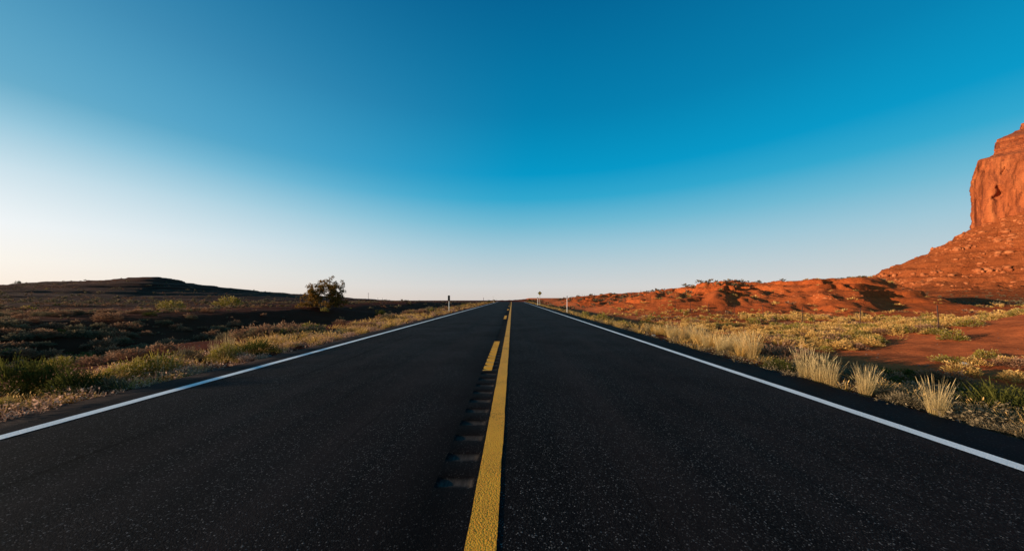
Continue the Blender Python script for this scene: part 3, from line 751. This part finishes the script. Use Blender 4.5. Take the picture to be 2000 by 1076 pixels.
# golden short grass on both verges
vx, vy, vs_ = [], [], []
for k in range(2600):
    left = random.random() < .62
    Y = 2.5*math.exp(random.random()*3.75)
    X = -(4.85+random.random()*(1.2+min(3.6, .12*Y))) if left else 4.2+random.random()*(1.0+min(1.6, .05*Y))
    if Y < 9 and random.random() < .5: continue
    if Y < 14 and random.random() < (.35 if left else .6): continue
    vx.append(X); vy.append(Y); vs_.append(random.uniform(.10, .30) if Y > 7 else random.uniform(.08, .2))
vx, vy, vs_ = map(np.array, (vx, vy, vs_)); nr = vy < 13
stuff('verge_grass', TF_FI, vx[nr], vy[nr], vs_[nr]*1.3, vs_[nr], M['gold'], 'fine dry grass on the near road verges')
vx, vy, vs_ = vx[~nr], vy[~nr], vs_[~nr]
stuff('verge_grass', TF_LO, vx, vy, vs_*1.3, vs_, M['gold'], 'short golden dry grass on the road verges')

# --- scattered brush: the largest in view are things, the rest are one mass
def project(x, y): return CX+F*x/y, y
def scatter(n, region, dens, rmin, rmax):
    out = []; tries = 0
    while len(out) < n and tries < n*40:
        tries += 1
        a = random.uniform(*region[0]); y = region[1][0]*math.exp(random.random()*math.log(region[1][1]/region[1][0]))
        x = (a-CX)/F*y
        out.append((x, y, random.uniform(rmin, rmax)))
    A = np.array(out); keep = dens(A[:, 0], A[:, 1])
    return A[np.random.default_rng(11).random(len(A)) < keep]
random.seed(21)
# left slopes
L = scatter(6200, ((-120, 985), (10, 230)), lambda x, y: np.where((x < -6.8), np.where((x > -30) & (x < -12), .24, .85), 0.)*sstep(-.25, .25, fbm(x, y, 9, 3, 77)+.08), .3, 1.05)
def vis_size(A): return A[:, 2]/A[:, 1]*F
def put_scatter(A, nobj, protos_lo, ms, mix, tall, name, cats, label_fn, stuff_name, stuff_label, grp):
    o = np.argsort(-vis_size(A)); A = A[o]
    for x, y, s in A[:nobj]:
        mk = mix(x, y); big = s/y*F > 14
        lab, g = label_fn(x, y, mk)
        sz_w = 'small' if s < .6 else 'medium' if s < .9 else 'large'
        far_w = 'near' if y < 14 else 'midway' if y < 30 else 'far off'
        lab = lab.replace('small', sz_w)+', '+far_w; g = sz_w+' '+g+', '+far_w
        place(name, random.choice((ms if big else sh_lo)[mk]), x, y, s, s*random.uniform(.75, 1.15)*tall, lab, cats, g)
    Rr = A[nobj:]
    if len(Rr):
        km = np.array([mix(x, y) for x, y, s in Rr])
        sz_ = vis_size(Rr)
        for mk, lod in [(a, b) for a in sorted(set(km)) for b in (0, 1)]:
            B = Rr[(km == mk) & ((sz_ > 17) if lod == 0 else (sz_ <= 17))]
            if not len(B): continue
            stuff(stuff_name, protos_lo if lod == 0 else SH_XS, B[:, 0], B[:, 1], B[:, 2], B[:, 2]*tall*rng.uniform(.75, 1.15, len(B)), M[mk], stuff_label % {'gold': 'golden', 'rabbit': 'olive', 'sage': 'grey', 'brown': 'brown', 'green': 'dark green'}[mk])
def mixL(x, y):
    r = random.random()
    return 'brown' if r < .55 else 'sage' if r < (.86 if x > -12 else .93) else 'rabbit' if r < .97 else 'green'
WORD = {'gold': 'golden', 'rabbit': 'olive yellow', 'sage': 'grey', 'brown': 'reddish dry', 'green': 'dark green'}
def labL(x, y, mk):
    z = 'on the verge edge left of the road' if x > -12 else 'on the shaded slope left of the road' if x > -30 else 'beyond the slope left of the road'
    return f'small {WORD[mk]} brush mound {z}', f'{WORD[mk]} brush {z}'
put_scatter(L, 240, SH_LO, sh_md, mixL, .62, 'sagebrush', 'sagebrush', labL, 'distant_brush', 'far %s brush dotted over the land left of the road', '')
# the golden field right of the road
def densR(x, y):
    f = sstep(11.5, 14, x)*(1-.93*sstep(28, 40, np.hypot(x-6, y-20)))
    f = np.where(x < 13.5, .11, f); f = np.where(x < 5.4, 0, f)
    f = np.where((x < 16.5) & (y < 15) & (x > 5.4), np.minimum(f, .15), f)
    sand = np.exp(-((x-26)/9)**2-((y-12.6)/3.3)**2); f = f*(1-np.clip(sand*3.2, 0, 1))
    dA, _, s_ = RA(x, y); f = np.where((dA < 30) & (x > 24), .13, f)
    f = f*(.25+.75*sstep(-.28, .12, fbm(x, y, 5, 3, 123)))
    return np.clip(f, 0, 1)
random.seed(31)
Rg = scatter(6600, ((1030, 2120), (6.5, 120)), densR, .4, 1.05)
def mixR(x, y):
    r = random.random()
    if x < 13.5: return 'sage' if r < .4 else 'green' if r < .6 else 'brown'
    return 'gold' if r < .66 else 'rabbit' if r < .82 else 'brown'
def labR(x, y, mk):
    z = 'in the shaded ditch right of the road' if x < 13.5 else 'between the ditch and the wire fence' if x < 22.8 else 'between the wire fence and the red mounds'
    return f'small {WORD[mk]} brush tuft {z}', f'{WORD[mk]} brush {z}'
put_scatter(Rg, 280, SH_LO, sh_md, mixR, .66, 'desert_bush', 'bush', labR, 'field_brush', '%s brush covering the flat right of the road', '')
# dry grass among it
random.seed(41)
G = scatter(8500, ((1040, 2150), (8, 85)), lambda x, y: densR(x, y)*np.where(x > 13.8, .62, .25), .22, .46)
gn = G[:, 1] < 15
stuff('field_grass', TF_FI, G[gn, 0], G[gn, 1], G[gn, 2]*1.2, G[gn, 2], M['gold'], 'fine dry grass in the near part of the flat right of the road')
G = G[~gn]
stuff('field_grass', TF_LO, G[:, 0], G[:, 1], G[:, 2]*1.2, G[:, 2], M['gold'], 'golden grass covering the flat right of the road')
# tiny brush over the hills and the far plain
random.seed(51)
Q = scatter(4200, ((-60, 2050), (60, 420)), lambda x, y: np.where((np.abs(x) > 6), np.where(x > 100, .35, np.where(x < 0, .25, .45)), 0.), .7, 1.7)
Q = Q[(Q[:, 0] < 300)]
stuff('hill_brush', SH_XS, Q[:, 0], Q[:, 1], Q[:, 2], Q[:, 2]*.7, M['sage'], 'tiny grey brush dotted over the far hills and the rubble slope')
# brush standing along the crests
sk = [(x, y) for x, y in [(1240, 122), (1262, 116), (1180, 132), (1120, 146)]]
cx_, cy_, cs_ = [], [], []
for k in range(46):
    px = random.uniform(1400, 1700); 
    Zc = np.interp(px, [1395, 1430, 1500, 1600, 1692], [72, 67, 63, 60, 58])+random.uniform(-1, 1.5)
    cx_.append((px-CX)/F*Zc); cy_.append(Zc); cs_.append(random.uniform(.3, .75))
for k in range(60):
    px = random.uniform(1050, 1380); Zc = np.interp(px, [1040, 1100, 1200, 1275, 1380], [170, 150, 130, 112, 112])+random.uniform(-2, 2)
    cx_.append((px-CX)/F*Zc); cy_.append(Zc); cs_.append(random.uniform(.5, 1.3))
stuff('crest_brush', SH_LO, cx_, cy_, cs_, [s*.75 for s in cs_], M['green'], 'dark brush tufts along the crests of the red mounds')

# ------------------------------------------------------------------ rocks
def ico_rock(sub=1):
    import bmesh
    bm = bmesh.new(); bmesh.ops.create_icosphere(bm, subdivisions=sub, radius=.5)
    V = np.array([v.co[:] for v in bm.verts]); Fq = np.array([[v.index for v in f.verts] for f in bm.faces]); bm.free()
    n = rng.normal(size=(6, 3)); n = unit(n)
    for q in n:                                  # chop facets
        d = V@q; c = rng.uniform(.28, .40); V = V-np.clip(d-c, 0, None)[:, None]*q
    V *= np.array([1, rng.uniform(.6, .95), rng.uniform(.5, .8)])
    return V, Fq, np.zeros(len(V))
RK = [ico_rock(2) for _ in range(5)]; RK1 = [ico_rock(1) for _ in range(5)]
M['rock'] = soil_mat('rubble_rock', [(.26, .062, .020), (.52, .17, .062), (.13, .034, .016)], bscale=1, speck=False)
M['gravel'] = soil_mat('gravel_stone', [(.10, .075, .065), (.16, .13, .12), (.22, .17, .15)], bscale=.3, speck=False)
r2 = np.random.default_rng(5)
def rocks(name, protos, xs, ys, ss, mat, label, sink=.18):
    return stuff(name, protos, xs, ys, ss, np.asarray(ss)*r2.uniform(.6, 1.1, len(ss)), mat, label, sink)
# boulders on the rubble slope, thickest below the ledges
n = 34000
bx = r2.uniform(180, 620, n); by = r2.uniform(90, 430, n); pxx = CX+F*bx/by
k = (pxx > 1500) & (pxx < 2120); bx, by = bx[k], by[k]
hz = H(bx, by); dn = sstep(4, 14, hz)*(.25+.75*sstep(-.1, .3, fbm(bx, by, 26, 3, 88)))
k = r2.random(len(bx)) < dn; bx, by = bx[k][:7500], by[k][:7500]
bs = 1.2+4.6*r2.random(len(bx))**4+.9*r2.random(len(bx))
rocks('talus_boulders', RK1, bx, by, bs, M['rock'], 'countless orange boulders strewn over the rubble slope below the butte')
n = 16000; bx = r2.uniform(220, 560, n); by = r2.uniform(120, 400, n); hz = H(bx, by); pxx = CX+F*bx/by
k = ((np.abs(hz-24-2*fbm(bx, by, 40, 2, 99)) < 1.8) | (np.abs(hz-47-3*fbm(bx, by, 40, 2, 98)) < 1.3)) & (pxx > 1600) & (pxx < 2120) & (fbm(bx, by, 18, 2, 97) > -.25)
bx, by = bx[k][:700], by[k][:700]; bs = 2.0+3.2*r2.random(len(bx))**2
stuff('ledge_blocks', RK1, bx, by, bs, bs*r2.uniform(.9, 1.7, len(bx)), M['rock'], 'dark and orange rock blocks standing along the ledges of the rubble slope', -.1)
n = 9000; bx = r2.uniform(24, 100, n); by = r2.uniform(30, 90, n)
k = fbm(bx, by, 8, 3, 66) > .05; bx, by = bx[k], by[k]
rocks('mound_stones', RK1, bx, by, .12+.95*r2.random(len(bx))**5, M['rock'], 'small stones strewn over the red mounds')
# gravel at the asphalt edges
n = 7000
n = 5600
gy = 1.2*np.exp(r2.random(n)*3.0); sd2 = r2.random(n) < .5
gx = np.where(sd2, -4.64-np.abs(r2.normal(size=n))*.26, 4.0+np.abs(r2.normal(size=n))*.24)
rocks('edge_gravel', RK1, gx, gy, .014+.075*r2.random(n)**3*(1+gy*.03), M['gravel'], 'grey gravel crumbled along both asphalt edges', .1)
n = 3000
gy = 2.5*np.exp(r2.random(n)*2.9); gx = np.where(r2.random(n) < .5, -1, 1)*(5+20*r2.random(n)**1.5)
rocks('desert_pebbles', RK1, gx, gy, .02+.09*r2.random(n)**3, M['gravel'], 'scattered pebbles on the red soil beside the road', .1)
M['pale'] = plain('pale_stone', (.52, .46, .42), .85)
M['pinkstone'] = plain('pink_stone', (.50, .28, .22), .85)
for px, py, wpx, mk, lab in [(1762, 760, 13, 'pale', 'pale stone lying in the shade behind the weeds left of the isolated tuft'),
        (1869, 822, 9, 'pinkstone', 'small pinkish stone at the asphalt edge right of the isolated tuft'),
        (1884, 712, 16, 'pale', 'flat pale stone in the shaded ditch below the red sand'),
        (1276, 656, 8, 'pale', 'white stone at the right asphalt edge left of the long grass row'),
        (335, 722, 12, 'pale', 'pale stone among weeds at the left road edge')]:
    x, y, z = hit(px, py); s = wpx/F*y*1.1
    V, Fq, T = RK[int(px) % 5]
    o = place('stone', mesh_np('stone', V, Fq, M[mk]), x, y, s, s*.7, lab, 'stone', sink=-.1)

# ------------------------------------------------------------------ tree
def tube(p0, p1, r0, r1, k=6):
    p0 = np.array(p0, float); p1 = np.array(p1, float); d = unit(p1-p0); a = unit(np.cross(d, [.3, .5, .8])); b = np.cross(d, a)
    th = np.linspace(0, 2*np.pi, k, endpoint=False)
    ring = np.cos(th)[:, None]*a+np.sin(th)[:, None]*b
    V = np.concatenate([p0+ring*r0, p1+ring*r1]); i = np.arange(k)
    return V, np.stack([i, (i+1) % k, k+(i+1) % k, k+i], -1), np.zeros(2*k)
def tree():
    x, y, z = at(637, 604, 44.3); z = H1(x, y)
    root = empty('juniper_tree', (x, y, z)); root.scale = (1.14, 1.14, 1.30)
    tag(root, 'single bushy dark juniper tree on the rim left of the road', 'tree')
    rs = np.random.default_rng(9); parts = []; tips = []
    def grow(p, d, L, r, lev):
        n = 3; 
        for k in range(n):
            q = p+d*L/n; parts.append(tube(p, q, r, r*.82)); p = q; r *= .82
            d = unit(d+rs.normal(size=3)*.22+np.array([0, 0, .05]))
            if lev < 3 and rs.random() < .9:
                dd = unit(d+rs.normal(size=3)*.75+np.array([0, 0, .12])); grow(p, dd, L*rs.uniform(.45, .7), r*.6, lev+1)
            if lev >= 2: tips.append(p.copy())
        tips.append(p.copy())
        if lev < 3: grow(p, unit(d+rs.normal(size=3)*.5), L*.55, r*.8, lev+1)
    for a, ln, hh in [(0.2, 1.0, .7), (2.9, 1.25, .62), (3.5, .7, 1.0), (1.2, .5, 1.0), (5.2, .55, 1.0), (0.0, 1.5, .5), (3.1, 1.5, .35), (4.2, .9, .6), (.1, 1.0, .35), (3.0, .9, .25)]:
        d = unit(np.array([math.cos(a)*ln, math.sin(a)*ln*.8, hh+.25])); grow(np.array([0, 0, -.1])+np.array([math.cos(a), math.sin(a), 0])*.15, d, rs.uniform(1.35, 1.75), .085, 0)
    V, Fq, T = cat(parts); link('trunk', mesh_np('trunk', V, Fq, M['wood']), root)
    tips = np.array(tips)
    # clip to the outline in the photograph: wide, ragged, a spur at the top right of centre
    w_ = np.clip(np.abs(tips[:, 0])/3.0, 0, 1); top = 3.75-1.9*w_**1.6
    tips = tips[(tips[:, 2] < top+.4) & (np.abs(tips[:, 0]) < 3.0) & (tips[:, 2] > .1)]
    extra = np.stack([rs.uniform(-2.7, 2.6, 40), rs.uniform(-1.6, 1.6, 40), rs.uniform(.2, 1.3, 40)], 1)
    spur = np.array([[.62, 0, 3.30], [.80, .1, 3.42], [.55, 0, 3.1], [.45, .1, 2.9]])
    q = unit(rs.normal(size=(190, 3)))*(rs.random((190, 1))**.38); q = q*np.array([2.45, 1.5, 1.35])+np.array([-.1, 0, 1.75])
    q = q[(q[:, 2] > .35) & (fbm(q[:, 0]+3, q[:, 2], .9, 2, 19) > -.22)]
    if len(tips) > 300: tips = tips[rs.permutation(len(tips))[:300]]
    tips = np.concatenate([tips, q, extra, spur])
    pb = []
    for p in tips:
        m = 30; d = unit(rs.normal(size=(m, 3))); s = rs.uniform(.10, .24)
        b = p+d*(rs.random((m, 1))**.5)*s*np.array([1, 1, .85])
        V, Fq = ribbons(b, unit(d+np.array([0, 0, .6])+rs.normal(size=(m, 3))*.4), np.full(m, .13)*rs.uniform(.6, 1.4, m), np.full(m, .06), np.zeros((m, 3)), [.5, 1, .2], 2)
        pb.append((V, Fq, np.repeat(np.clip(rs.random(m), 0, 1), 6)))
    V, Fq, T = cat(pb); link('crown', mesh_np('crown', V, Fq, M['juniper'], T), root)
    x, y, z = at(634, 604, 42.5)
    place('desert_shrub', sh_md['rabbit'][1], x, y, .9, .95, 'yellow green shrub at the foot of the juniper tree', 'shrub')
tree()
# small dark bushes on the skyline
for px, Z, s, lab in [(905, 74, 1.1, 'round dark bush on the skyline left of the road crest'), (914, 72, .7, 'small dark bush right of the round skyline bush'),
                      (955, 84, .8, 'dark bush on the skyline nearest the road crest at the left'), (36, 149, 2.2, 'lone dark bush on top of the dark mesa at the far left'), (1034, 108, .9, 'tiny dark bush beyond the road crest')]:
    place('skyline_bush', random.choice(sh_md['green']), (px-CX)/F*Z, Z, s, s*1.4, lab, 'bush')

# ------------------------------------------------------------------ posts and signs
def box(name, sx, sy, sz, loc, mat, parent, rz=0, bev=0.0):
    x, y, z = sx/2, sy/2, sz/2
    if bev:
        b = bev; pts = [(-x+b, -z), (x-b, -z), (x, -z+b), (x, z-b), (x-b, z), (-x+b, z), (-x, z-b), (-x, -z+b)]
    else: pts = [(-x, -z), (x, -z), (x, z), (-x, z)]
    n = len(pts); V = [(p[0], -y, p[1]) for p in pts]+[(p[0], y, p[1]) for p in pts]
    me = bpy.data.meshes.new(name)
    me.from_pydata(V, [], [tuple(range(n)), tuple(range(2*n-1, n-1, -1))]+[(i, n+i, n+(i+1) % n, (i+1) % n) for i in range(n)])
    me.materials.append(mat); o = link(name, me, parent); o.location = loc; o.rotation_euler[1] = rz; return o
M['steel'] = plain('galvanised_steel', (.42, .40, .37), .5, .5)
M['wpost'] = plain('white_post_paint', (.78, .76, .72), .6)
M['black'] = plain('black_reflector', (.012, .012, .013), .5)
M['rust'] = plain('rusty_steel', (.10, .05, .035), .85)
M['signback'] = plain('yellow_sign_face', (.34, .21, .03), .5)
M['bolt'] = plain('bolt_steel', (.3, .3, .3), .4, .8)
def u_post(h, w, mat, parent):
    """folded steel channel post"""
    t = w*.5; pts = [(-w/2, 0), (-w/4, -t), (w/4, -t), (w/2, 0), (w/2-.006, .004), (w/4-.004, -t+.007), (-w/4+.004, -t+.007), (-w/2+.006, .004)]
    n = len(pts); V = [(p[0], p[1], -.3) for p in pts]+[(p[0], p[1], h) for p in pts]
    me = bpy.data.meshes.new('post'); me.from_pydata(V, [], [tuple(range(n)), tuple(range(2*n-1, n-1, -1))]+[(i, (i+1) % n, n+(i+1) % n, n+i) for i in range(n)])
    me.materials.append(mat); return link('post', me, parent)
def marker(px, Z, h, panel, mat, label, w=.06, pw=.10, ph=.42, X=None):
    x = (px-CX)/F*Z if X is None else X; z = H1(x, Z)
    r = empty('marker_post', (x, Z, z)); tag(r, label, 'marker post')
    u_post(h, w, mat, r)
    if panel:
        p = box('marker_panel', pw, .012, ph, (0, -.045, h-ph/2), panel, r, bev=.02)
        for zz in (-ph*.35, ph*.35): box('bolt', .014, .01, .014, (0, -.011, zz), M['bolt'], p)
    return r
marker(877, 27.5, 1.42, M['black'], M['wpost'], 'white marker post with a black panel on the left verge', pw=.19, ph=.47, w=.06)
marker(944.5, 50, 1.3, None, M['rust'], 'thin dark marker post left of the road, second from the camera', w=.06)
marker(980.5, 82, 1.55, M['wpost'], M['wpost'], 'pale marker post standing at the road crest on the left', w=.05, X=-3.1-1.7, ph=.3)
marker(991, 104, .9, None, M['rust'], 'tiny dark post beyond the road crest', X=-5.0)
marker(1107.5, 25.5, 1.38, M['steel'], M['wpost'], 'whitish marker post on the right verge among yellow shrubs', w=.045, ph=.2, pw=.06)
marker(1050.3, 50.5, 1.30, M['black'], M['wpost'], 'short white marker post beside the diamond warning sign', w=.07, ph=.16, pw=.10)
def diamond_sign():
    Z = 53; x = (1054.3-CX)/F*Z; z = H1(x, Z); r = empty('warning_sign', (x, Z, z))
    tag(r, 'small diamond warning sign on a post right of the road near the crest', 'road sign')
    u_post(2.05, .07, M['steel'], r)
    f = box('sign_panel', .50, .006, .50, (0, -.05, 2.0), M['signback'], r, bev=.04); f.rotation_euler[1] = R(45)
    b = box('sign_border', .46, .002, .46, (0, -.0052, 0), M['black'], f, bev=.04)
    c = box('sign_face', .43, .002, .43, (0, -.0082, 0), M['signback'], f, bev=.035)
diamond_sign()
# wire fence beyond the ditch on the right
def fence():
    r = empty('wire_fence', (22.8, 30, H1(22.8, 30))); tag(r, 'thin wire fence with steel posts crossing the golden flat', 'fence')
    bx_, by_, bz_ = r.location
    t = .022; pts = [(-t, 0), (t, 0), (t, .006), (.004, .006), (.004, .04), (-.004, .04), (-.004, .006), (-t, .006)]
    n = len(pts); V = [(p[0], p[1], -.3) for p in pts]+[(p[0], p[1], 1.32) for p in pts]
    me = bpy.data.meshes.new('post'); me.from_pydata(V, [], [tuple(range(n)), tuple(range(2*n-1, n-1, -1))]+[(i, (i+1) % n, n+(i+1) % n, n+i) for i in range(n)]); me.materials.append(M['rust'])
    P = []
    for k in range(-2, 24):
        y = 17.0+3.95*k
        x = 22.8+.12*math.sin(k*2.1)
        z = H1(x, y); o = link('post', me, r); o.location = (x-bx_, y-by_, z-bz_); o.rotation_euler = (R(random.uniform(-2, 2)), R(random.uniform(-3, 3)), 0); P.append((x-bx_, y-by_, z-bz_))
    for hgt in (.45, .75, 1.02, 1.25):
        parts = []
        for a, b in zip(P[:-1], P[1:]): parts.append(tube((a[0], a[1], a[2]+hgt), (b[0], b[1], b[2]+hgt), .0018, .0018, 4))
        V, Fq, T = cat(parts); link('wire', mesh_np('wire', V, Fq, M['rust']), r)
fence()
# far poles on the left skyline
for i, (px, Z, hpx) in enumerate([(719.5, 240, 9), (738, 330, 6.5), (747, 330, 6.0), (755, 340, 4.5)]):
    x = (px-CX)/F*Z; z = H1(x, Z); r = empty('utility_pole', (x, Z, z)); hgt = hpx/F*Z+1.2
    tag(r, ['tallest thin pole on the left skyline right of the tree', 'second thin pole on the left skyline', 'third thin pole on the left skyline', 'shortest thin pole on the left skyline'][i], 'pole')
    V, Fq, T = tube((0, 0, -.5), (0, 0, hgt), .12, .09, 8); link('pole', mesh_np('pole', V, Fq, M['rust']), r)
    box('crossarm', 1.2, .1, .1, (0, -.14, hgt-.5), M['rust'], r)
